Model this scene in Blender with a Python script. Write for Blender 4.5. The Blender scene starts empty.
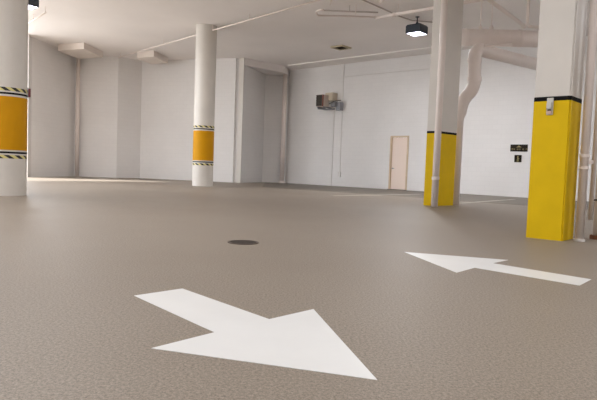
import bpy, bmesh, math, random
from mathutils import Vector, Matrix
random.seed(7)
S = 0.85                    # camera height in metres; survey distances below are in camera heights
CEIL = 7.46 * S
C = bpy.context.scene.collection

# ------------------------------------------------------------------ camera
FPX, PITCH, ROLL = 559.1, 0.0564, 0.0369
F = Vector((0, math.cos(PITCH), -math.sin(PITCH)))
R0 = Vector((1, 0, 0)); U0 = R0.cross(F)
R = math.cos(ROLL) * R0 + math.sin(ROLL) * U0
U = -math.sin(ROLL) * R0 + math.cos(ROLL) * U0
EYE = Vector((0, 0, S))
cd = bpy.data.cameras.new('camera'); cam = bpy.data.objects.new('camera', cd); C.objects.link(cam)
cam.matrix_world = Matrix(((R.x, U.x, -F.x, 0), (R.y, U.y, -F.y, 0), (R.z, U.z, -F.z, S), (0, 0, 0, 1)))
cd.sensor_width = 36; cd.lens = FPX * 36 / 597; cd.clip_end = 400
bpy.context.scene.camera = cam

# survey helpers: read a direction off the photograph, give a point in the place
def ray(u, v): return F + R * ((u - 298.5) / FPX) - U * ((v - 200) / FPX)
def on_z(u, v, z=0.0):
    d = ray(u, v); return EYE + d * ((z - S) / d.z)
def on_y(u, v, y):
    d = ray(u, v); return EYE + d * (y * S / d.y)
def base(u, dist, v=183):                 # ground point below pixel (u,v) at forward distance dist
    d = ray(u, v); return Vector((d.x, d.y, 0)) * (dist * S / d.y)
def on_line(u, v, P, D):                  # ground point where the vertical plane P+tD is crossed
    d = ray(u, v); den = d.x * D.y - d.y * D.x
    t = (P.x * D.y - P.y * D.x) / den
    return Vector((d.x * t, d.y * t, 0)), S + d.z * t

# ------------------------------------------------------------------ materials
def lin(c):
    return tuple(((x/255)/12.92 if x/255 <= .04045 else ((x/255+.055)/1.055)**2.4) for x in c) + (1,)
def mat(name, rgb, rough=.5, metal=0, noise=.06, scale=3, emit=None, spec=.5, bump=0, bscale=40):
    m = bpy.data.materials.new(name); m.use_nodes = True
    nt = m.node_tree; b = nt.nodes['Principled BSDF']
    b.inputs['Roughness'].default_value = rough; b.inputs['Metallic'].default_value = metal
    b.inputs['Specular IOR Level'].default_value = spec
    tc = nt.nodes.new('ShaderNodeTexCoord')
    n = nt.nodes.new('ShaderNodeTexNoise'); n.inputs['Scale'].default_value = scale; n.inputs['Detail'].default_value = 5
    nt.links.new(tc.outputs['Object'], n.inputs['Vector'])
    r = nt.nodes.new('ShaderNodeValToRGB'); c = lin(rgb)
    r.color_ramp.elements[0].position = .3; r.color_ramp.elements[1].position = .7
    r.color_ramp.elements[0].color = tuple(x * (1 - noise) for x in c[:3]) + (1,)
    r.color_ramp.elements[1].color = tuple(min(1, x * (1 + noise)) for x in c[:3]) + (1,)
    nt.links.new(n.outputs['Fac'], r.inputs['Fac']); nt.links.new(r.outputs['Color'], b.inputs['Base Color'])
    if emit:
        b.inputs['Emission Color'].default_value = lin(emit[0]); b.inputs['Emission Strength'].default_value = emit[1]
    if bump:
        n2 = nt.nodes.new('ShaderNodeTexNoise'); n2.inputs['Scale'].default_value = bscale; n2.inputs['Detail'].default_value = 3
        nt.links.new(tc.outputs['Object'], n2.inputs['Vector'])
        bp = nt.nodes.new('ShaderNodeBump'); bp.inputs['Strength'].default_value = bump; bp.inputs['Distance'].default_value = .01
        nt.links.new(n2.outputs['Fac'], bp.inputs['Height']); nt.links.new(bp.outputs['Normal'], b.inputs['Normal'])
    return m

WALLC = (240, 237, 235)
M = {}
M['ceiling'] = mat('painted slab', (247, 241, 238), .75, noise=.05, scale=.25, bump=.2, bscale=8)
M['beam'] = mat('painted beam', (236, 226, 218), .7, noise=.04, scale=.6)
M['column'] = mat('painted column', (218, 212, 204), .45, noise=.04, scale=1.4, bump=.1)
M['pipe'] = mat('painted pipe', (238, 226, 219), .4, noise=.03, scale=2)
M['conduit'] = mat('shade toned conduit', (196, 184, 178), .5, noise=.03)  # darker than the slab: shade along conduit and pipe edge put into the colour
M['greyconduit'] = mat('grey conduit', (230, 226, 222), .5, noise=.03)
M['yellow'] = mat('yellow paint', (226, 188, 4), .6, noise=.05, scale=3, spec=.2)
M['orange'] = mat('orange yellow paint', (208, 148, 0), .6, noise=.04, scale=3, spec=.2)
M['black'] = mat('black paint', (14, 12, 12), .8, spec=.2)
M['white'] = mat('white paint', (236, 232, 226), .4, noise=.02)
M['hazyellow'] = mat('pale yellow tape', (214, 204, 120), .5, noise=.02)
M['line'] = mat('painted line', (196, 190, 178), .6, noise=.1, scale=4)
M['iron'] = mat('cast iron', (96, 84, 76), .55, metal=.4, noise=.2, scale=30)
M['irondark'] = mat('dark iron', (70, 60, 54), .6, metal=.3, noise=.2, scale=30)
M['housing'] = mat('dark blue grey enamel', (46, 54, 66), .35, noise=.05)
M['lens'] = mat('lit lens', (240, 240, 255), .3, emit=((232, 232, 255), 9))
M['door'] = mat('door paint', (246, 226, 212), .45, noise=.03, scale=.8)
M['frame'] = mat('door frame paint', (218, 194, 164), .5, noise=.05)
M['steel'] = mat('steel', (150, 148, 150), .35, metal=.8)
M['greymetal'] = mat('grey metal', (148, 148, 152), .5, metal=.2)
M['louver'] = mat('dark louvre', (74, 66, 58), .55)
M['heater'] = mat('beige enamel', (212, 196, 184), .45)
M['fluepaint'] = mat('cream enamel', (222, 208, 186), .5)
M['red'] = mat('dull red enamel', (140, 60, 44), .5)
M['redbox'] = mat('dark red box', (110, 26, 30), .4)
M['sign'] = mat('dark brown sign', (34, 27, 14), .7, noise=.03, spec=.2)
M['signtext'] = mat('pale gold lettering', (160, 146, 104), .7, noise=.02, spec=.2)
M['rust'] = mat('rusty brown', (120, 72, 44), .8, noise=.3, scale=30)
M['vent'] = mat('olive vent', (188, 174, 146), .6)
M['ventshade'] = mat('vent shadow box', (58, 50, 38), .9)
M['paleplastic'] = mat('pale plastic', (206, 204, 196), .4)
M['pinkplastic'] = mat('pinkish plastic', (214, 180, 160), .4)
M['patch'] = mat('bare concrete strip', (118, 110, 100), .55, noise=.1, scale=1.2)

# arrow paint: white with faint scuffs
def arrow_mat():
    m = mat('white road paint', (232, 232, 230), .38, noise=.025, scale=2.5); return m
M['arrow'] = arrow_mat()

# floor: fine granular coating
def floor_mat():
    m = bpy.data.materials.new('granular floor coating'); m.use_nodes = True
    nt = m.node_tree; N = nt.nodes.new; L = nt.links.new; b = nt.nodes['Principled BSDF']
    tc = N('ShaderNodeTexCoord')
    def nz(sc, det, rg=.6):
        n = N('ShaderNodeTexNoise'); n.inputs['Scale'].default_value = sc; n.inputs['Detail'].default_value = det; n.inputs['Roughness'].default_value = rg
        L(tc.outputs['Object'], n.inputs['Vector']); return n
    fine = nz(150, 3, .7); mid = nz(70, 2); big = nz(.22, 4); 
    r = N('ShaderNodeValToRGB'); r.color_ramp.elements[0].position = .36; r.color_ramp.elements[1].position = .64
    r.color_ramp.elements[0].color = lin((110, 101, 91)); r.color_ramp.elements[1].color = lin((174, 162, 148))
    add = N('ShaderNodeMath'); add.operation = 'MULTIPLY_ADD'; add.inputs[1].default_value = .55
    L(fine.outputs['Fac'], add.inputs[0])
    mm = N('ShaderNodeMath'); mm.operation = 'MULTIPLY'; mm.inputs[1].default_value = .45
    L(mid.outputs['Fac'], mm.inputs[0]); L(mm.outputs[0], add.inputs[2]); L(add.outputs[0], r.inputs['Fac'])
    r2 = N('ShaderNodeValToRGB'); r2.color_ramp.elements[0].position = .35; r2.color_ramp.elements[1].position = .65
    r2.color_ramp.elements[0].color = (.90, .88, .86, 1); r2.color_ramp.elements[1].color = (1, 1, 1, 1)
    L(big.outputs['Fac'], r2.inputs['Fac'])
    mx = N('ShaderNodeMix'); mx.data_type = 'RGBA'; mx.blend_type = 'MULTIPLY'; mx.inputs[0].default_value = 1
    L(r.outputs['Color'], mx.inputs[6]); L(r2.outputs['Color'], mx.inputs[7]); L(mx.outputs[2], b.inputs['Base Color'])
    b.inputs['Roughness'].default_value = .5; b.inputs['Specular IOR Level'].default_value = .35
    bp = N('ShaderNodeBump'); bp.inputs['Strength'].default_value = .06; bp.inputs['Distance'].default_value = .004
    L(fine.outputs['Fac'], bp.inputs['Height']); L(bp.outputs['Normal'], b.inputs['Normal'])
    return m
M['floor'] = floor_mat()

# painted block wall, uv in metres
def wall_mat():
    m = bpy.data.materials.new('painted block wall'); m.use_nodes = True
    nt = m.node_tree; N = nt.nodes.new; L = nt.links.new; b = nt.nodes['Principled BSDF']
    uv = N('ShaderNodeTexCoord')
    br = N('ShaderNodeTexBrick'); br.inputs['Scale'].default_value = 1
    br.inputs['Brick Width'].default_value = .4; br.inputs['Row Height'].default_value = .2; br.inputs['Mortar Size'].default_value = .006
    br.inputs['Mortar Smooth'].default_value = .6
    c = lin(WALLC)
    br.inputs['Color1'].default_value = c; br.inputs['Color2'].default_value = tuple(x * .985 for x in c[:3]) + (1,)
    br.inputs['Mortar'].default_value = tuple(x * .93 for x in c[:3]) + (1,)
    L(uv.outputs['UV'], br.inputs['Vector'])
    n = N('ShaderNodeTexNoise'); n.inputs['Scale'].default_value = .5; n.inputs['Detail'].default_value = 5
    L(uv.outputs['Object'], n.inputs['Vector'])
    r = N('ShaderNodeValToRGB'); r.color_ramp.elements[0].position = .3; r.color_ramp.elements[1].position = .7
    r.color_ramp.elements[0].color = (.94, .935, .93, 1); r.color_ramp.elements[1].color = (1, 1, 1, 1)
    L(n.outputs['Fac'], r.inputs['Fac'])
    mx = N('ShaderNodeMix'); mx.data_type = 'RGBA'; mx.blend_type = 'MULTIPLY'; mx.inputs[0].default_value = 1
    L(br.outputs['Color'], mx.inputs[6]); L(r.outputs['Color'], mx.inputs[7]); L(mx.outputs[2], b.inputs['Base Color'])
    b.inputs['Roughness'].default_value = .55
    return m
M['wall'] = wall_mat()

# hazard tape: black diagonal bands running round a round column (object space angle + height)
def hazard_mat(r):
    m = bpy.data.materials.new('hazard tape'); m.use_nodes = True
    nt = m.node_tree; N = nt.nodes.new; L = nt.links.new; b = nt.nodes['Principled BSDF']
    tc = N('ShaderNodeTexCoord'); sp = N('ShaderNodeSeparateXYZ'); L(tc.outputs['Object'], sp.inputs[0])
    at = N('ShaderNodeMath'); at.operation = 'ARCTAN2'; L(sp.outputs['Y'], at.inputs[0]); L(sp.outputs['X'], at.inputs[1])
    a = N('ShaderNodeMath'); a.operation = 'MULTIPLY'; a.inputs[1].default_value = 12 / (2 * math.pi); L(at.outputs[0], a.inputs[0])
    z = N('ShaderNodeMath'); z.operation = 'MULTIPLY_ADD'; z.inputs[1].default_value = 7; L(sp.outputs['Z'], z.inputs[0]); L(a.outputs[0], z.inputs[2])
    fr = N('ShaderNodeMath'); fr.operation = 'FRACT'; L(z.outputs[0], fr.inputs[0])
    lt = N('ShaderNodeMath'); lt.operation = 'LESS_THAN'; lt.inputs[1].default_value = .5; L(fr.outputs[0], lt.inputs[0])
    mx = N('ShaderNodeMix'); mx.data_type = 'RGBA'; mx.inputs[6].default_value = lin((222, 212, 140)); mx.inputs[7].default_value = lin((34, 31, 30))
    L(lt.outputs[0], mx.inputs[0]); L(mx.outputs[2], b.inputs['Base Color']); b.inputs['Roughness'].default_value = .5
    return m
M['hazard'] = hazard_mat(.4)

# ------------------------------------------------------------------ mesh helpers
def obj(name, bm, m, parent=None, loc=None, smooth=False):
    """link bm (world coordinates) as one mesh object whose origin is loc"""
    o = bpy.data.objects.new(name, bpy.data.meshes.new(name))
    pl = parent['_loc'] if parent is not None else None
    org = Vector(loc) if loc is not None else (Vector(pl) if pl is not None else Vector((0, 0, 0)))
    bmesh.ops.recalc_face_normals(bm, faces=bm.faces[:])
    bmesh.ops.translate(bm, verts=bm.verts[:], vec=-org)
    if smooth:
        for f in bm.faces: f.smooth = True
    bm.to_mesh(o.data); bm.free()
    o.data.materials.append(M[m]); C.objects.link(o)
    if parent is not None:
        o.parent = parent; o.location = org - Vector(pl)
    else: o.location = org
    o['_loc'] = tuple(org)
    return o
def tag(o, label, cat, group=None):
    o['label'] = label; o['category'] = cat
    if group: o['group'] = group
    return o
def thing(name, label, cat, loc, group=None):
    o = bpy.data.objects.new(name, None); C.objects.link(o); o.location = loc; o['_loc'] = tuple(loc)
    o.empty_display_size = .2
    return tag(o, label, cat, group)
def struct(name, bm, m, **k):
    o = obj(name, bm, m, **k)
    if k.get('parent') is None: o['kind'] = 'structure'
    return o
def prism(bm, pts, z0, z1):
    a = [bm.verts.new((p[0], p[1], z0)) for p in pts]; b = [bm.verts.new((p[0], p[1], z1)) for p in pts]
    n = len(pts)
    bm.faces.new(a[::-1]); bm.faces.new(b)
    for i in range(n): bm.faces.new((a[i], a[(i+1) % n], b[(i+1) % n], b[i]))
def box(bm, c, ax, ay, az, sx, sy, sz):
    """oriented box, centre c, unit axes, full sizes"""
    vs = []
    for i in (-.5, .5):
        for j in (-.5, .5):
            for k in (-.5, .5): vs.append(bm.verts.new(c + ax*sx*i + ay*sy*j + az*sz*k))
    for f in ((0,1,3,2),(4,6,7,5),(0,4,5,1),(2,3,7,6),(0,2,6,4),(1,5,7,3)): bm.faces.new([vs[i] for i in f])
Z = Vector((0, 0, 1))
def nbox(c, ax, ay, az, sx, sy, sz, bev=0):
    bm = bmesh.new(); box(bm, c, ax, ay, az, sx, sy, sz)
    if bev: bmesh.ops.bevel(bm, geom=bm.edges[:], offset=bev, segments=2, affect='EDGES')
    return bm
def tube(bm, path, r, seg=14, caps=True):
    path = [Vector(p) for p in path]; n = len(path); rings = []
    rr = r if isinstance(r, (list, tuple)) else [r] * n
    ref = None
    for i, p in enumerate(path):
        t = ((path[i] - path[i-1]).normalized() if i else Vector()) + ((path[i+1] - path[i]).normalized() if i < n-1 else Vector())
        t.normalize()
        if ref is None: ref = t.orthogonal().normalized()
        s = (ref - t * ref.dot(t)).normalized(); ref = s; q = t.cross(s)
        k = 1.0
        if 0 < i < n-1:
            c = (path[i+1]-path[i]).normalized().dot(t); k = 1 / max(c, .6)
        rings.append([bm.verts.new(p + (s*math.cos(a) + q*math.sin(a)) * rr[i] * (1 if k == 1 else 1)) for a in [2*math.pi*j/seg for j in range(seg)]])
    for a, b in zip(rings, rings[1:]):
        for j in range(seg): bm.faces.new((a[j], a[(j+1) % seg], b[(j+1) % seg], b[j]))
    if caps: bm.faces.new(rings[0][::-1]); bm.faces.new(rings[-1])
def ntube(path, r, seg=14):
    bm = bmesh.new(); tube(bm, path, r, seg); return bm
def arc(p0, pc, p1, n=6):
    return [(1-t)**2*p0 + 2*t*(1-t)*pc + t*t*p1 for t in [i/n for i in range(n+1)]]
def ring(c, r0, r1, z0, z1, seg=64):
    """hollow round sleeve"""
    bm = bmesh.new(); prof = [(r0, z0), (r1, z0), (r1, z1), (r0, z1)]; rs = []
    for r, z in prof: rs.append([bm.verts.new((c.x + r*math.cos(2*math.pi*j/seg), c.y + r*math.sin(2*math.pi*j/seg), z)) for j in range(seg)])
    for i in range(4):
        a, b = rs[i], rs[(i+1) % 4]
        for j in range(seg): bm.faces.new((a[j], a[(j+1) % seg], b[(j+1) % seg], b[j]))
    return bm
def sharp(o, ang=.6):
    for p in o.data.polygons: p.use_smooth = True
    md = o.modifiers.new('edges', 'EDGE_SPLIT'); md.split_angle = ang
    return o

# ------------------------------------------------------------------ the room
P31 = Vector((-14.55, 30.3, 0)) * S; P77 = Vector((-13.95, 34.6, 0)) * S
P118 = Vector((-11.38, 34.8, 0)) * S; P141 = base(139.5, 36.0, 179)
P233 = base(232.5, 33.9, 182); P237 = base(236.0, 33.9, 182); P241 = base(240.5, 33.75, 182); P262 = base(262, 37.0, 182.5)
W1A = Vector((-1.0, 37.2, 0)) * S; W1B = Vector((10.9, 26.8, 0)) * S
W1D = (W1B - W1A).normalized(); W1N = Vector((W1D.y, -W1D.x, 0))         # normal into the room
if W1N.y > 0: W1N = -W1N
W1S = on_line(285, 183, W1A, W1D)[0]; W1E = W1A + W1D * 31 * S

def wall(name, pts, t=.25, side=1, z1=CEIL):
    """a wall following ground points; uv in metres along its face"""
    bm = bmesh.new(); uvl = bm.loops.layers.uv.new('UVMap'); d = 0
    for a, b in zip(pts, pts[1:]):
        L = (b - a).length; n = Vector((-(b-a).y, (b-a).x, 0)).normalized() * t * side
        vs = [bm.verts.new(p) for p in (a, b, b + Z*z1, a + Z*z1, a + n, b + n, b + n + Z*z1, a + n + Z*z1)]
        for f in ((0,1,2,3), (5,4,7,6), (1,5,6,2), (4,0,3,7), (3,2,6,7), (4,5,1,0)):
            fc = bm.faces.new([vs[i] for i in f])
            for lp in fc.loops:
                i = vs.index(lp.vert)
                lp[uvl].uv = (d + (L if i in (1,2,5,6) else 0), z1 if i in (2,3,6,7) else 0)
        d += L
    return struct(name, bm, 'wall', loc=pts[0])
LS = base(27.6, 29.6, 177)
wall('wall_left', [LS, P31], side=1)
wall('wall_left_side', [P31, P77], side=1)
wall('wall_back_left', [P77, P118], side=1)
wall('wall_back_return', [P118, P141], side=1)
wall('wall_back', [P141, P233], side=1)
wall('wall_recess_return', [P241, P262], side=1)
wall('wall_recess', [P262, W1S + W1D*.02], side=1)
# long right-hand back wall with a doorway cut out
D0 = on_line(388.6, 190.3, W1A, W1D)[0]; D1 = on_line(406.6, 191.2, W1A, W1D)[0]
DH = 3.03 * S
bmw = bmesh.new(); uvl = bmw.loops.layers.uv.new('UVMap')
def wseg(a, b, z0, z1, t=.25):
    n = -W1N * t; s0 = (a - W1S).dot(W1D); s1 = (b - W1S).dot(W1D)
    vs = [bmw.verts.new(p) for p in (a+Z*z0, b+Z*z0, b+Z*z1, a+Z*z1, a+n+Z*z0, b+n+Z*z0, b+n+Z*z1, a+n+Z*z1)]
    for f in ((0,1,2,3), (5,4,7,6), (1,5,6,2), (4,0,3,7), (3,2,6,7), (4,5,1,0)):
        fc = bmw.faces.new([vs[i] for i in f])
        for lp in fc.loops:
            i = vs.index(lp.vert); lp[uvl].uv = (s1 if i in (1,2,5,6) else s0, z1 if i in (2,3,6,7) else z0)
wseg(W1S, D0, 0, CEIL); wseg(D0, D1, DH, CEIL); wseg(D1, W1E, 0, CEIL)
struct('wall_right_back', bmw, 'wall', loc=W1S)
# side wall far to the right, outside the frame
RS = Vector((W1E.x, W1E.y, 0)); RE = Vector((15.5, -3, 0)) * S
wall('wall_right', [RS, RE], side=1)
wall('wall_daylight_block', [RE, Vector((-14.5, -3.0, 0)), Vector((-17.5, 2.5, 0))], side=1)  # unseen wall added to cut daylight on the near floor and columns
# small dark slot and light pilaster beside the wall corner
bm = bmesh.new(); prism(bm, [P233, P233 + Vector((-.02, .45, 0)), P237 + Vector((.02, .45, 0)), P237 + Vector((0, .09, 0)), P233 + Vector((0.03, .09, 0))], 0, CEIL)
struct('trim_1', bm, 'wall', loc=P233)
q = (P241 - P237)
bm = bmesh.new(); prism(bm, [P237 + Vector((0, -.05, 0)), P241 + Vector((0, -.05, 0)), P241 + Vector((.05, .6, 0)), P237 + Vector((0, .6, 0))], 0, CEIL)
struct('trim_2', bm, 'column', loc=P237)

# floor and ceiling outlines; unseen left edge shaped for the sun patch
far = [LS, P31, P77, P118, P141, P233, P241, P262, W1S, W1E]
out = [p.copy() for p in far]
out = [LS + Vector((-.3, .3, 0)), P31 + Vector((-.3, .3, 0)), P77 + Vector((-.3, .3, 0)), P118 + Vector((-.1, .35, 0)), P141 + Vector((-.1, .35, 0)), P233 + Vector((0, .6, 0)), P262 + Vector((-.3, .4, 0)), W1S + Vector((.3, .5, 0)), W1E + Vector((.4, 0, 0)), RE + Vector((.4, -.5, 0)), Vector((-16, -3.5, 0)), Vector((-24, 8, 0)), Vector((-17.5, 19.5, 0))]
bm = bmesh.new(); prism(bm, out, -.3, 0)
bmesh.ops.triangulate(bm, faces=[f for f in bm.faces if len(f.verts) > 4])
struct('floor', bm, 'floor')
bm = bmesh.new(); prism(bm, out, CEIL, CEIL + .35)
bmesh.ops.triangulate(bm, faces=[f for f in bm.faces if len(f.verts) > 4])
struct('ceiling', bm, 'ceiling', loc=(0, 0, CEIL))
# ground outside the open sides, made pale to bounce light onto the ceiling
bm = bmesh.new(); prism(bm, [(-70, -60), (70, -60), (70, 70), (-70, 70)], -.5, -.31)
M['outside'] = mat('pale bounce ground', (200, 196, 190), .8)
struct('ground', bm, 'outside')

# beams and downstands under the slab
def beam(name, pts, drop, m='beam', z1=CEIL):
    bm = bmesh.new(); prism(bm, pts, z1 - drop, z1); return struct(name, bm, m, loc=(pts[0][0], pts[0][1], z1 - drop))
# downstand along the long wall
beam('trim_3', [W1S + W1D*.05, W1E, W1E + W1N*1.1, W1S + W1N*1.1 + W1D*.9], .06, 'ceiling')
# header over the recess
beam('trim_4', [P241 + Vector((.03, .02, 0)), W1S + W1N*.9 + W1D*.5, W1S + W1D*.02 + W1N*.02, W1S + (P262-W1S)*.6 + Vector((0,-.05,0)), P262 + Vector((.05, -.05, 0))], .36, 'ceiling')
# stub beams running back to the left walls
def stub(name, a, b, c, drop=.29):
    za = CEIL - .001
    A, B, Cc = on_z(*a, CEIL), on_z(*b, CEIL), on_z(*c, CEIL)
    for p in (A, B, Cc): p.z = 0
    beam(name, [A, B, Cc, Cc + (A - B)], drop)
stub('trim_5', (58, 44.5), (84, 42.5), (103, 51.5))
stub('trim_6', (137, 52.0), (154, 50.5), (168, 57.5))
# uncoated strip of floor along the long wall
e0, e1, e2 = on_z(262, 187.0), on_z(330, 191.5), on_z(620, 212)
bm = bmesh.new(); prism(bm, [P262 + Vector((.2, -.1, 0)), e0, e1, e2, W1E + W1N*.02, W1S + W1N*.02], .0, .004)
struct('trim_7', bm, 'patch')

# door
DD = W1D; dN = W1N
mid = (D0 + D1) * .5; dw = (D1 - D0).length
dr = bpy.data.objects.new('door_1', None); C.objects.link(dr); dr.location = mid; dr['_loc'] = tuple(mid); dr['kind'] = 'structure'
fw = .07
bm = bmesh.new()
for s in (-1, 1): box(bm, mid + DD*s*(dw/2 - fw/2) + Z*DH/2 - dN*.06, DD, dN, Z, fw, .22, DH)
box(bm, mid + Z*(DH - fw/2) - dN*.06, DD, dN, Z, dw, .22, fw)
obj('door_frame', bm, 'frame', dr)
obj('door_panel', nbox(mid - dN*.06 + Z*(DH-fw)/2, DD, dN, Z, dw - 2*fw - .01, .05, DH - fw - .02, .004), 'door', dr)
hp = mid - DD*(dw/2 - fw - .09) + Z*1.02
bm = ntube([hp - dN*.04, hp + dN*.03], .025, 12); tube(bm, [hp + dN*.03, hp + dN*.03 + DD*.11], .011, 8); obj('door_handle', bm, 'steel', dr)
obj('threshold', nbox(mid + Z*.012 + dN*.01, DD, dN, Z, dw, .3, .024), 'iron', dr)

# ------------------------------------------------------------------ round columns
def round_column(c, r, label):
    t = thing('round_column', label, 'column', c, 'round columns')
    def cyl(z0, z1):
        bm = bmesh.new(); tube(bm, [c + Z*z0, c + Z*z1], r, 72); return bm
    sharp(obj('shaft', cyl(0, CEIL), 'column', t))
    def sl(name, m, z0, z1, e): return sharp(obj(name, ring(c, r - .01, r + e, z0*S, z1*S), m, t))
    sl('painted_band', 'orange', 1.20, 2.59, .003)
    for z0, z1 in ((2.64, 2.69), (1.11, 1.16)): sl('black_stripe', 'black', z0, z1, .003)
    for z0, z1 in ((2.73, 2.82), (.98, 1.07)): sl('hazard_stripe', 'hazard', z0, z1, .004)
    return t
c1 = base(6.3, 15.0, 196); round_column(c1, .49*S, 'thick round column at left edge, cut off by frame, with orange band')
c2 = base(202.4, 26.5, 185); round_column(c2, .485*S, 'full round white column with orange band left of centre, standing far back')
# small red box fixed to the side of the near round column
d = ray(27.6, 92); dxy = Vector((d.x, d.y, 0)).normalized(); side = Vector((dxy.y, -dxy.x, 0))
zb = S + ray(27.6, 92).z / ray(27.6, 92).y * 15 * S
rb = c1 + side*(.49*S + .035)
t = thing('alarm_box', 'small dark red box fixed to side of left edge column above orange band', 'alarm', rb + Z*(zb-.1))
obj('box_body', nbox(rb + Z*zb, side, dxy, Z, .06, .13, .19, .008), 'redbox', t)
obj('mounting_plate', nbox(rb + Z*zb - side*.0275, side, dxy, Z, .012, .16, .22, .003), 'steel', t)

# ------------------------------------------------------------------ square columns
def square_column(K, A, B, label, ytop, device=None):
    """K near corner, A left corner, B right corner (ground points)"""
    D = A + B - K; ctr = (A + B) * .5
    t = thing('square_column', label, 'column', ctr, 'square columns')
    def body(z0, z1, g, bev=.018):
        pts = []
        for p in (K, B, D, A):
            v = (p - ctr); pts.append(ctr + v * (1 + g / v.length))
        bm = bmesh.new(); prism(bm, pts, z0, z1)
        if bev: bmesh.ops.bevel(bm, geom=[e for e in bm.edges if abs((e.verts[0].co - e.verts[1].co).normalized().z) > .9], offset=bev, segments=3, affect='EDGES')
        return bm
    obj('shaft', body(0, CEIL, 0), 'column', t)
    obj('painted_base', body(0.002, ytop, .004), 'yellow', t)
    obj('black_stripe', body(ytop, ytop + .068*S, .005), 'black', t)
    return t
ang = math.radians(-42)
K4 = on_z(561.8, 241.4); K4.z = 0
A4 = on_line(525.6, 238, K4, Vector((math.cos(ang), math.sin(ang), 0)))[0]
B4 = on_line(573.2, 236, K4, Vector((-math.sin(ang), math.cos(ang), 0)))[0]
col4 = square_column(K4, A4, B4, 'near square column with tall yellow base at right, small pale device on its front', 2.225*S)
K3 = base(434, 17.15, 206)
A3 = on_line(423.1, 205, K3, Vector((-.80, .60, 0)))[0]
B3 = on_line(453.2, 206, K3, Vector((.75, .66, 0)))[0]
col3 = square_column(K3, A3, B3, 'square column with yellow base behind two vertical white pipes, centre right', 2.23*S)

# device on the near column: pull station with a cover
fd = (A4 - K4).normalized(); fn = Vector((fd.y, -fd.x, 0))
if fn.y > 0: fn = -fn
dp, dz = on_line(550.2, 106.5, K4 + fn*.004, fd); dp = dp + Z*dz
t = thing('call_device', 'small pale wall device on the front of the near yellow column', 'device', dp + fn*.0 - Z*.08)
obj('back_plate', nbox(dp + fn*.008, fd, fn, Z, .085, .016, .23, .004), 'paleplastic', t)
obj('housing', nbox(dp + fn*.035 + Z*.005, fd, fn, Z, .065, .045, .09, .008), 'paleplastic', t)
obj('lever', nbox(dp + fn*.03 - Z*.052, fd, fn, Z, .04, .03, .016, .003), 'black', t)
obj('lower_cover', nbox(dp + fn*.025 - Z*.082, fd, fn, Z, .06, .03, .045, .006), 'pinkplastic', t)

# pipes beside the middle column
pA = base(434.2, 16.85, 207); ra = .0625*S*1.55*.98
t = thing('vertical_pipe', 'white pipe standing against the left corner of the middle yellow column', 'pipe', pA, 'vertical pipes')
obj('pipe_run', ntube([pA, pA + Z*CEIL], .1*S, 24), 'pipe', t, smooth=True)
for z in (.86, 3.95): sharp(obj('coupling', ntube([pA + Z*(z-.045)*S*1, pA + Z*(z+.045)*S], .113*S, 24), 'pipe', t))
pB = base(455.0, 18.15, 205.5)
q1 = on_y(474.5, 80, 18.0); q0 = on_y(475.0, 52, 18.0)
low = Vector((pB.x, pB.y, on_y(458, 118, 17.9).z)); kn = Vector((pB.x, pB.y, low.z + .7)); 
t = thing('drain_pipe', 'thick pipe coming down behind the middle column with an offset bend', 'pipe', pB, 'vertical pipes')
end = on_y(545, 66.5, 20.4); top = on_y(476, 49, 18.0)
path = [pB, low] + arc(low, low + Z*.45, (low + q1)*.5 + Z*.12, 6)[1:] + arc((low + q1)*.5 + Z*.12, q1 - Z*.28, q1, 6)[1:]
path += arc(q0 - Z*.12, top + Z*.08, top + (end - top).normalized()*.42, 8) + [end]
rr = [.125*S] + [.13*S] + [.20*S]*(len(path)-2)
bm = bmesh.new(); tube(bm, path, rr, 28); obj('pipe_run', bm, 'pipe', t, smooth=True)
for p, dvec in ((q1 + Z*.02, Z), (q0 - Z*.22, Z)): sharp(obj('coupling', ntube([p - dvec*.05, p + dvec*.05], .222*S, 28), 'pipe', t))

# big duct crossing between the two square columns
g0 = on_y(452, 37, 18.7); g1 = on_y(560, 39.5, 18.9)
t = thing('round_duct', 'fat horizontal duct hanging below ceiling between the two square columns', 'duct', (g0+g1)*.5)
obj('duct_run', ntube([g0, g1], .27*S, 32), 'pipe', t, smooth=True)
for k in (.12, .62):
    p = g0.lerp(g1, k); sharp(obj('joint_band', ntube([p - (g1-g0).normalized()*.03, p + (g1-g0).normalized()*.03], .285*S, 32), 'pipe', t))
for u in (479.5, 490.5):
    k = (u - 452) / 108; p = g0.lerp(g1, k) + Z*.27*S
    obj('hanger_rod', ntube([p, Vector((p.x, p.y, CEIL))], .016, 8), 'pipe', t)
    sharp(obj('hanger_clamp', ntube([p - Z*.02, p + Z*.06, p + Z*.14], [.07, .06, .02], 12), 'pipe', t))
# slim pipe under the duct
s0 = on_y(484, 45.5, 17.4); s1 = on_y(512, 44.5, 17.4)
tag(obj('small_pipe', ntube([s0, s1], .035*S, 12), 'pipe', loc=s0, smooth=True), 'thin short pipe running just under the fat round duct', 'pipe')

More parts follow.
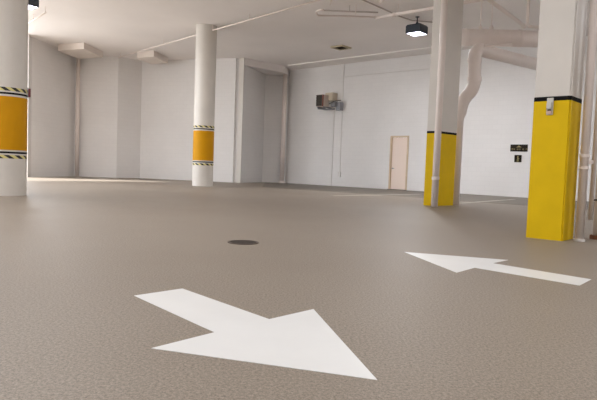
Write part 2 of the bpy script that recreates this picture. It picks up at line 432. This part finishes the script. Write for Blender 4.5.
# ------------------------------------------------------------------ ceiling pipework
def hung_pipe(name, pts, r, label, hang=(), m='pipe', heads=(), couplings=()):
    mid = sum(pts, Vector()) / len(pts)
    t = thing(name, label, 'pipe', mid, 'overhead pipes')
    obj('pipe_run', ntube(pts, r, 16), m, t, smooth=True)
    for k in hang:
        p = pts[0].lerp(pts[-1], k); obj('hanger', ntube([p, Vector((p.x, p.y, CEIL))], .012, 8), m, t)
    for p in heads:
        bm = ntube([p, p - Z*.12], .022, 8); tube(bm, [p - Z*.12, p - Z*.14], [.02, .055], 10); obj('sprinkler_head', bm, m, t)
    for k in couplings:
        p = pts[0].lerp(pts[-1], k); dv = (pts[-1]-pts[0]).normalized()*.05
        sharp(obj('coupling', ntube([p-dv, p+dv], r*1.3, 14), m, t))
    return t
zp = 7.2*S
hung_pipe('sprinkler_pipe', [on_z(118, 57.5, zp), on_z(345, -7.5, zp)], .032*S, 'long thin white pipe slanting across the ceiling above the far round column', (.02, .3, .55, .7, .95), couplings=(.2, .45, .64))
hung_pipe('sprinkler_pipe', [on_z(22, 27, zp), on_z(46, 12.5, zp)], .03*S, 'short white pipe at the ceiling beside the left edge lamp', (.5, .97))
zq = 7.08*S
b0 = on_z(318, 10.5, zq); b0b = on_z(319.5, 15.3, zq)
b1 = on_z(381, 14.5, zq)
hung_pipe('looped_pipe', arc(on_z(324, 10.0, zq), on_z(312.5, 9.5, zq), on_z(318, 15.5, zq), 6) + [on_z(376, 17, zq)], .034*S, 'pipe with a hooked end running level under ceiling left of the box lamp', (.6,))
hung_pipe('looped_pipe', [on_z(321, 10.3, zq + .12), on_z(378, 12.6, zq + .12)], .03*S, 'upper of two parallel pipes leaving the hooked pipe end', (.5,), m='conduit')
hung_pipe('main_pipe', [on_z(375, 18, zq), on_z(505, -4.5, zq)], .062*S, 'thick white pipe rising to the right above the box lamp', (.2, .8), couplings=(.17, .33))
hung_pipe('conduit', [on_z(352, -5, CEIL-.05), on_z(400, 16.5, CEIL-.05), on_z(412, 20.5, CEIL-.05), on_z(436, 22.5, CEIL-.05)], .026*S, 'thin dark edged conduit fixed to the ceiling behind the thick white pipe', m='conduit')
hung_pipe('drop_pipe', [on_z(380, 3, zq), on_z(388, -5, zq)], .045*S, 'stub of pipe cut by top edge, left of the box lamp', (.6,))
hung_pipe('drop_pipe', [on_z(330, 5.0, zq - .12), on_z(331.5, -.5, zq - .12)], .02*S, 'tiny drop at top edge left of the hooked pipe', (.5,))
ze = 5.6*S; d0 = on_z(484, -4, ze); d1 = on_z(525, 26.5, ze)
hung_pipe('branch_pipe', [d0, d1], .055*S, 'pipe slanting down to the right toward the elbow beside the near column', (.1,), m='pipe', couplings=(.97,))
e = on_z(527, 27.5, ze)
hung_pipe('branch_pipe', [Vector((e.x, e.y, CEIL)), e + Z*.12, e + Z*.03 + (on_z(548, 27.5, ze) - e).normalized()*.05, on_z(548, 27.5, ze)], .05*S, 'pipe dropping from ceiling and bending level behind the near column top', (), m='pipe')

# ------------------------------------------------------------------ pipes at the right edge
p5 = base(579.1, 8.95, 241)
t = thing('vertical_pipe', 'white vertical pipe with clamp right beside the near yellow column', 'pipe', p5, 'vertical pipes')
obj('pipe_run', ntube([p5, p5 + Z*CEIL], .064*S, 24), 'pipe', t, smooth=True)
zc = [on_y(586, 168, 8.95).z, on_y(586, 156, 8.95).z]
for z in zc: sharp(obj('clamp', ntube([p5 + Z*(z-.02), p5 + Z*(z+.02)], .078*S, 24), 'pipe', t))
obj('clamp_bracket', nbox(p5 + Z*(sum(zc)/2) + Vector((.06, -.02, 0)), Vector((1,0,0)), Vector((0,1,0)), Z, .1, .03, .05, .005), 'pipe', t)
obj('foot_collar', ntube([p5, p5 + Z*.03], .085*S, 20), 'greyconduit', t)
p6 = on_y(590.2, 219.5, 9.15); 
t = thing('hanging_pipe', 'slim white pipe ending above the floor near right edge', 'pipe', p6)
obj('pipe_run', ntube([p6, Vector((p6.x, p6.y, CEIL))], .034*S, 20), 'pipe', t, smooth=True)
p7 = base(599.0, 9.35, 240)
for z in (on_y(590, 200, 9.15).z, on_y(590, 110, 9.15).z):
    m0 = Vector((p6.x, p6.y, z)); m1 = Vector((p7.x, p7.y, z))
    obj('clip', ntube([m0, m0.lerp(m1, .5)], .014, 8), 'irondark', t)
t = thing('standpipe', 'wide white pipe on rusty foot cut by the right edge', 'pipe', p7, 'vertical pipes')
obj('pipe_run', ntube([p7 + Z*.04, p7 + Z*CEIL], .105*S, 28), 'pipe', t, smooth=True)
sharp(obj('foot_ring', ntube([p7, p7 + Z*.055], .145*S, 28), 'rust', t))

# ------------------------------------------------------------------ wall fittings on the long wall
def wpt(u, v, off=0.0):
    g, z = on_line(u, v, W1A + W1N*off, W1D); return g + Z*z
# unit heater
h0 = wpt(327, 103, .0)
t = thing('unit_heater', 'beige fan heater with dark louvred front high on the long white wall', 'heater', h0)
hb = wpt(322.6, 101, .62)
hy = Vector((-.7, -.71, 0)).normalized(); hx = Vector((.71, -.7, 0)).normalized()
obj('casing', nbox(hb, hx, hy, Z, .42, .52, .60, .015), 'heater', t)
obj('louvre_panel', nbox(hb + hy*.264, hx, hy, Z, .39, .012, .56), 'louver', t)
for k in range(7):
    obj('louvre', nbox(hb + hy*.284 + Z*(-.24 + .08*k), hx, (hy + Z*.5).normalized(), (Z - hy*.5).normalized(), .38, .05, .012), 'louver', t)
obj('red_stripe', nbox(hb + hx*.213 + hy*.21, hx, hy, Z, .01, .08, .58), 'red', t)
hx = W1D; hy = W1N
bm = bmesh.new()
for s in (-.2, .2): box(bm, hb + hx*s - hy*.17 - Z*.33, hx, hy, Z, .05, .66, .06)
obj('bracket', bm, 'greymetal', t)
mb = wpt(334, 104.5, .4)
bm = ntube([mb - hx*.12, mb + hx*.16], .14, 20); obj('fan_motor', bm, 'greymetal', t, smooth=False)
gb = wpt(339.6, 106.5, .2)
obj('control_box', nbox(gb, hx, hy, Z, .28, .3, .42, .012), 'greymetal', t)
obj('flue', nbox(wpt(331.2, 97, .22), hx, hy, Z, .50, .42, .4, .02), 'fluepaint', t)
bm = ntube([wpt(329, 104, .75), wpt(334, 101.2, .7), wpt(341, 100.3, .05)], .022, 8); obj('supply_line', bm, 'louver', t, smooth=True)
bm = bmesh.new()
tube(bm, [wpt(318, 108.5, .5), wpt(326, 109.5, .5), wpt(335, 109, .3)], .045, 8); obj('lower_rail', bm, 'greymetal', t, smooth=True)

def wall_conduit(pts, r, label, bx=None):
    ps = [wpt(u, v, r + .002) for u, v in pts]
    t = thing('wall_conduit', label, 'conduit', ps[-1], 'conduits on the long wall')
    obj('conduit_run', ntube(ps, r, 8), 'greyconduit', t)
    if bx:
        p = wpt(*bx, .05); obj('junction_box', nbox(p, W1D, W1N, Z, .14, .09, .24, .008), 'greyconduit', t)
def vline(u, v0, v1):    # a plumb line on the wall starting at pixel (u, v0)
    a = wpt(u, v0, 0); 
    lo, hi = 300, 0
    dv = ray(u, v1)
    g, z = on_line(u, v1, W1A, W1D)
    return a, Vector((a.x, a.y, z))
def plumb(u, v0, v1, r, label, bx=False, extra=None):
    a, b = vline(u, v0, v1); off = W1N*(r + .002); b.z = max(b.z, .0)
    t = thing('wall_conduit', label, 'conduit', b + off, 'conduits on the long wall')
    path = [a + off, b + off]
    obj('conduit_run', ntube(path, r, 8), 'greyconduit', t)
    if bx: obj('junction_box', nbox(b + W1N*.05, W1D, W1N, Z, .15, .09, .26, .008), 'greyconduit', t)
plumb(334.5, 111, 187.5, .022, 'thin grey conduit running from the fan heater down to the floor')
plumb(344.5, 62, 174.5, .02, 'thin grey conduit right of the fan heater ending in a small box', True)
hv0 = wpt(345.5, 77, .02); hv1 = wpt(429, 71, .02); hv1.z = hv0.z
t = thing('wall_conduit', 'thin level conduit high on the long wall above the door', 'conduit', hv0, 'conduits on the long wall')
obj('conduit_run', ntube([hv0, hv1], .018, 8), 'greyconduit', t)

# signs
def sign(u, v, w, h, label):
    p = wpt(u, v, .012)
    t = thing('sign', label, 'sign', p - Z*h/2)
    obj('sign_board', nbox(p, W1D, W1N, Z, w, .02, h, .003), 'sign', t)
    return t, p + W1N*.013
g1_ = wpt(510.3, 148); g2_ = wpt(527.6, 148); w1 = (g2_ - g1_).length
hpx = abs(wpt(519, 144.6).z - wpt(519, 151.6).z)
t, p = sign(519, 148, w1, hpx, 'wide black sign with pale lettering, above the smaller sign, on long wall')
x = -w1*.42
while x < w1*.42:
    lw = random.uniform(.045, .075); bm = bmesh.new()
    for k in (-1, 1): box(bm, p + W1D*(x + lw*.32*k + lw/2) - Z*hpx*.17, W1D, W1N, Z, lw*.22, .004, hpx*.24)
    box(bm, p + W1D*(x + lw/2) - Z*hpx*(.17 + random.choice((-.1, 0, .1))), W1D, W1N, Z, lw*.7, .004, hpx*.05)
    obj('letter', bm, 'signtext', t)
    x += lw*1.55 + (.06 if random.random() < .15 else 0)
bm = bmesh.new(); prism(bm, [(0, 0)]*0 or [(-1, 0), (1, 0), (.45, .55), (0, 1), (-.45, .55)], -.5, .5)
for v in bm.verts: v.co = p + W1D*v.co.x*.11 + Z*(hpx*.08 + v.co.y*hpx*.28) + W1N*v.co.z*.004
obj('symbol', bm, 'signtext', t)
w2 = (wpt(514.4, 158) - wpt(521.4, 158)).length
h2 = abs(wpt(518, 155).z - wpt(518, 162.3).z)
t, p = sign(517.9, 158.6, w2, h2, 'small square black sign with a pale figure below the wide sign')
bm = bmesh.new()
for (cx, cz, sx_, sz_) in ((0, .33, .14, .14), (0, .08, .16, .36), (.1, .02, .2, .08), (-.06, -.26, .09, .36), (.1, -.24, .09, .3)):
    box(bm, p + W1D*cx*w2 + Z*cz*h2, W1D, W1N, Z, sx_*w2, .004, sz_*h2)
obj('pictogram', bm, 'signtext', t)

# pipes on the recess wall
rp = base(281.6, 36.6, 182.5)
t = thing('vertical_pipe', 'white vertical pipe in the far recess corner, right of the far round column', 'pipe', rp, 'vertical pipes')
obj('pipe_run', ntube([rp, rp + Z*(CEIL - .36)], .15*S, 20), 'pipe', t, smooth=True)
obj('foot_collar', ntube([rp, rp + Z*.12], .2*S, 20), 'pipe', t)
for i, (u, ds, r, lb) in enumerate(((77, 34.3, .12, 'slim white pipe in the far left wall corner'),)):
    pp = base(u - .3, ds, 177)
    t = thing('vertical_pipe', lb, 'pipe', pp, 'vertical pipes')
    obj('pipe_run', ntube([pp, pp + Z*CEIL], r*S, 16), 'pipe', t, smooth=True)

# ------------------------------------------------------------------ lamps
LT = []
def box_lamp(c, label, group='box lamps', power=260):
    """c: centre of lens plane"""
    t = thing('box_lamp', label, 'lamp', Vector((c.x, c.y, c.z)), group)
    a = math.radians(48); ax = Vector((math.cos(a), math.sin(a), 0)); ay = Vector((-ax.y, ax.x, 0)); w = .56
    bm = bmesh.new()
    rings = []
    for z, s in ((0, .5), (.25, .5), (.30, .44), (.32, .2)):
        rings.append([bm.verts.new(c + ax*w*2*s*i*.5*2*.5 + ay*w*2*s*j*.5 + Z*z) for i, j in ((-1,-1),(1,-1),(1,1),(-1,1))])
    inner = [bm.verts.new(c + (ax*i + ay*j)*w*.455 + Z*0) for i, j in ((-1,-1),(1,-1),(1,1),(-1,1))]
    inner2 = [bm.verts.new(c + (ax*i + ay*j)*w*.44 + Z*.05) for i, j in ((-1,-1),(1,-1),(1,1),(-1,1))]
    seq = [inner2, inner] + rings
    for p, q in zip(seq, seq[1:]):
        for k in range(4): bm.faces.new((p[k], p[(k+1) % 4], q[(k+1) % 4], q[k]))
    bm.faces.new(rings[-1]); bm.faces.new(inner2)
    obj('housing', bm, 'housing', t)
    obj('lens', nbox(c + Z*.012, ax, ay, Z, w*.9, w*.9, .02), 'lens', t)
    bm = ntube([c + Z*.26, Vector((c.x, c.y, CEIL))], .02, 10); tube(bm, [c + Z*.31, c + Z*.40], .05, 12); obj('stem', bm, 'housing', t)
    obj('ceiling_plate', ntube([Vector((c.x, c.y, CEIL - .02)), Vector((c.x, c.y, CEIL))], .07, 14), 'housing', t)
    l = bpy.data.lights.new('lamp_light', 'AREA'); l.shape = 'SQUARE'; l.size = .4; l.energy = power; l.color = (.96, .97, 1)
    lo = bpy.data.objects.new('lamp_light', l); C.objects.link(lo); lo.parent = t; lo.location = (0, 0, -.012)
    return t
zl = CEIL - .60
box_lamp(on_z(416.6, 34.0, zl), 'dark box lamp glowing white, hanging from ceiling left of the middle column')
box_lamp(on_z(26.5, 6.8, zl), 'dark box lamp glowing white at top left, half hidden by the edge column')
for x, y in ((-4, 9), (4, 2), (11, 9), (-13, 8), (-5, 0), (13.5, 17), (-17, 17), (17.5, 11)):  # extra lamps added out of view to lift the floor and far walls
    box_lamp(Vector((x*S*1.0, y*S, zl)), 'added dark box lamp outside the view, brightening the floor and far hall', 'added box lamps outside the view', (110 if x > 0 else 250) if y > 10 else 160)

# ceiling vent
vc = on_z(341, 47, CEIL); a = math.radians(47); vx = Vector((math.cos(a), math.sin(a), 0)); vy = Vector((-vx.y, vx.x, 0))
t = thing('ceiling_vent', 'square olive vent with dark opening on the ceiling above the fan heater', 'vent', vc)
bm = bmesh.new(); w = .66
for s in (-1, 1):
    box(bm, vc + vx*s*w*.45 - Z*.03, vx, vy, Z, w*.12, w*1.02, .06); box(bm, vc + vy*s*w*.45 - Z*.03, vx, vy, Z, w*.78, w*.12, .06)
obj('frame', bm, 'vent', t)
obj('opening', nbox(vc - Z*.01, vx, vy, Z, w*.78, w*.78, .02), 'ventshade', t)  # solid dark plate; the recess shade is put into its colour
for k in range(4): obj('vane', nbox(vc + vy*w*(-.27 + .18*k) - Z*.035, vx, (vy + Z).normalized(), (Z - vy).normalized(), w*.76, .04, .006), 'ventshade', t)

# ------------------------------------------------------------------ floor markings and manhole
def arrow(px, label):
    pts = [on_z(u, v, 0) for u, v in px]
    bm = bmesh.new(); a = [bm.verts.new((p.x, p.y, .0)) for p in pts]; b = [bm.verts.new((p.x, p.y, .002)) for p in pts]
    for f in ((0, 1, 2, 6), (4, 5, 6), (4, 6, 2), (4, 2, 3)):
        bm.faces.new([b[i] for i in f]); bm.faces.new([a[i] for i in f][::-1])
    for i in range(7): bm.faces.new((a[i], a[(i+1) % 7], b[(i+1) % 7], b[i]))
    return tag(obj('painted_arrow', bm, 'arrow', loc=sum(pts, Vector())/7), label, 'floor arrow', 'floor arrows')
arrow([(134.1,295.8),(182.3,288.7),(269.2,319.4),(313.5,309.3),(377.3,380.2),(151.2,348.5),(214.5,332.5)], 'large white arrow painted on the floor in front, pointing to lower right')
arrow([(579.6,285.6),(591.3,279.5),(492.6,263.3),(508.2,260.1),(404.4,252.1),(456.6,272.8),(474.7,267.8)], 'smaller looking white arrow on floor before the near yellow column, pointing left')
def stripe(a, b, w, label):
    A, B = on_z(*a), on_z(*b); d = (B - A).normalized(); n = Vector((-d.y, d.x, 0))*w/2
    bm = bmesh.new(); prism(bm, [A-n, B-n, B+n, A+n], .0, .006)
    tag(obj('parking_line', bm, 'line', loc=A), label, 'floor line', 'parking lines')
stripe((459, 203.3), (514, 199.5), .13, 'thin pale painted line on floor between the two square columns')
stripe((333, 195.8), (420, 194.4), .12, 'thin pale painted line on floor in front of the door')

mc = on_z(243.2, 242.6, 0); mr = (on_z(258.6, 242.6) - on_z(227.8, 242.6)).length/2
t = thing('manhole_cover', 'round dark iron manhole cover set in the floor', 'manhole cover', mc)
sharp(obj('rim', ring(mc, mr*.86, mr, 0, .008), 'iron', t))
bm = ntube([mc + Z*.0005, mc + Z*.006], mr*.85, 48)
for i in range(-5, 6):
    for j in range(-5, 6):
        if math.hypot(i, j) < 5.2: box(bm, mc + Vector((i*mr*.15, j*mr*.15, .0075)), Vector((1,0,0)), Vector((0,1,0)), Z, mr*.08, mr*.08, .003)
obj('cover_plate', bm, 'irondark', t)

for o in bpy.data.objects:
    if '_loc' in o: del o['_loc']

# ------------------------------------------------------------------ light
w = bpy.data.worlds.new('world'); bpy.context.scene.world = w; w.use_nodes = True
bg = w.node_tree.nodes['Background']; bg.inputs['Color'].default_value = (.88, .95, 1.03, 1); bg.inputs['Strength'].default_value = 3.6
sun = bpy.data.lights.new('sun', 'SUN'); sun.energy = 12; sun.angle = .12; so = bpy.data.objects.new('sun', sun); C.objects.link(so); so.rotation_euler = Vector((.96*.766, .25*.766, -.643)).to_track_quat('-Z', 'Y').to_euler()
sc = bpy.context.scene
sc.view_settings.view_transform = 'Standard'; sc.view_settings.look = 'None'; sc.view_settings.gamma = 1
sc.view_settings.exposure = 0.06
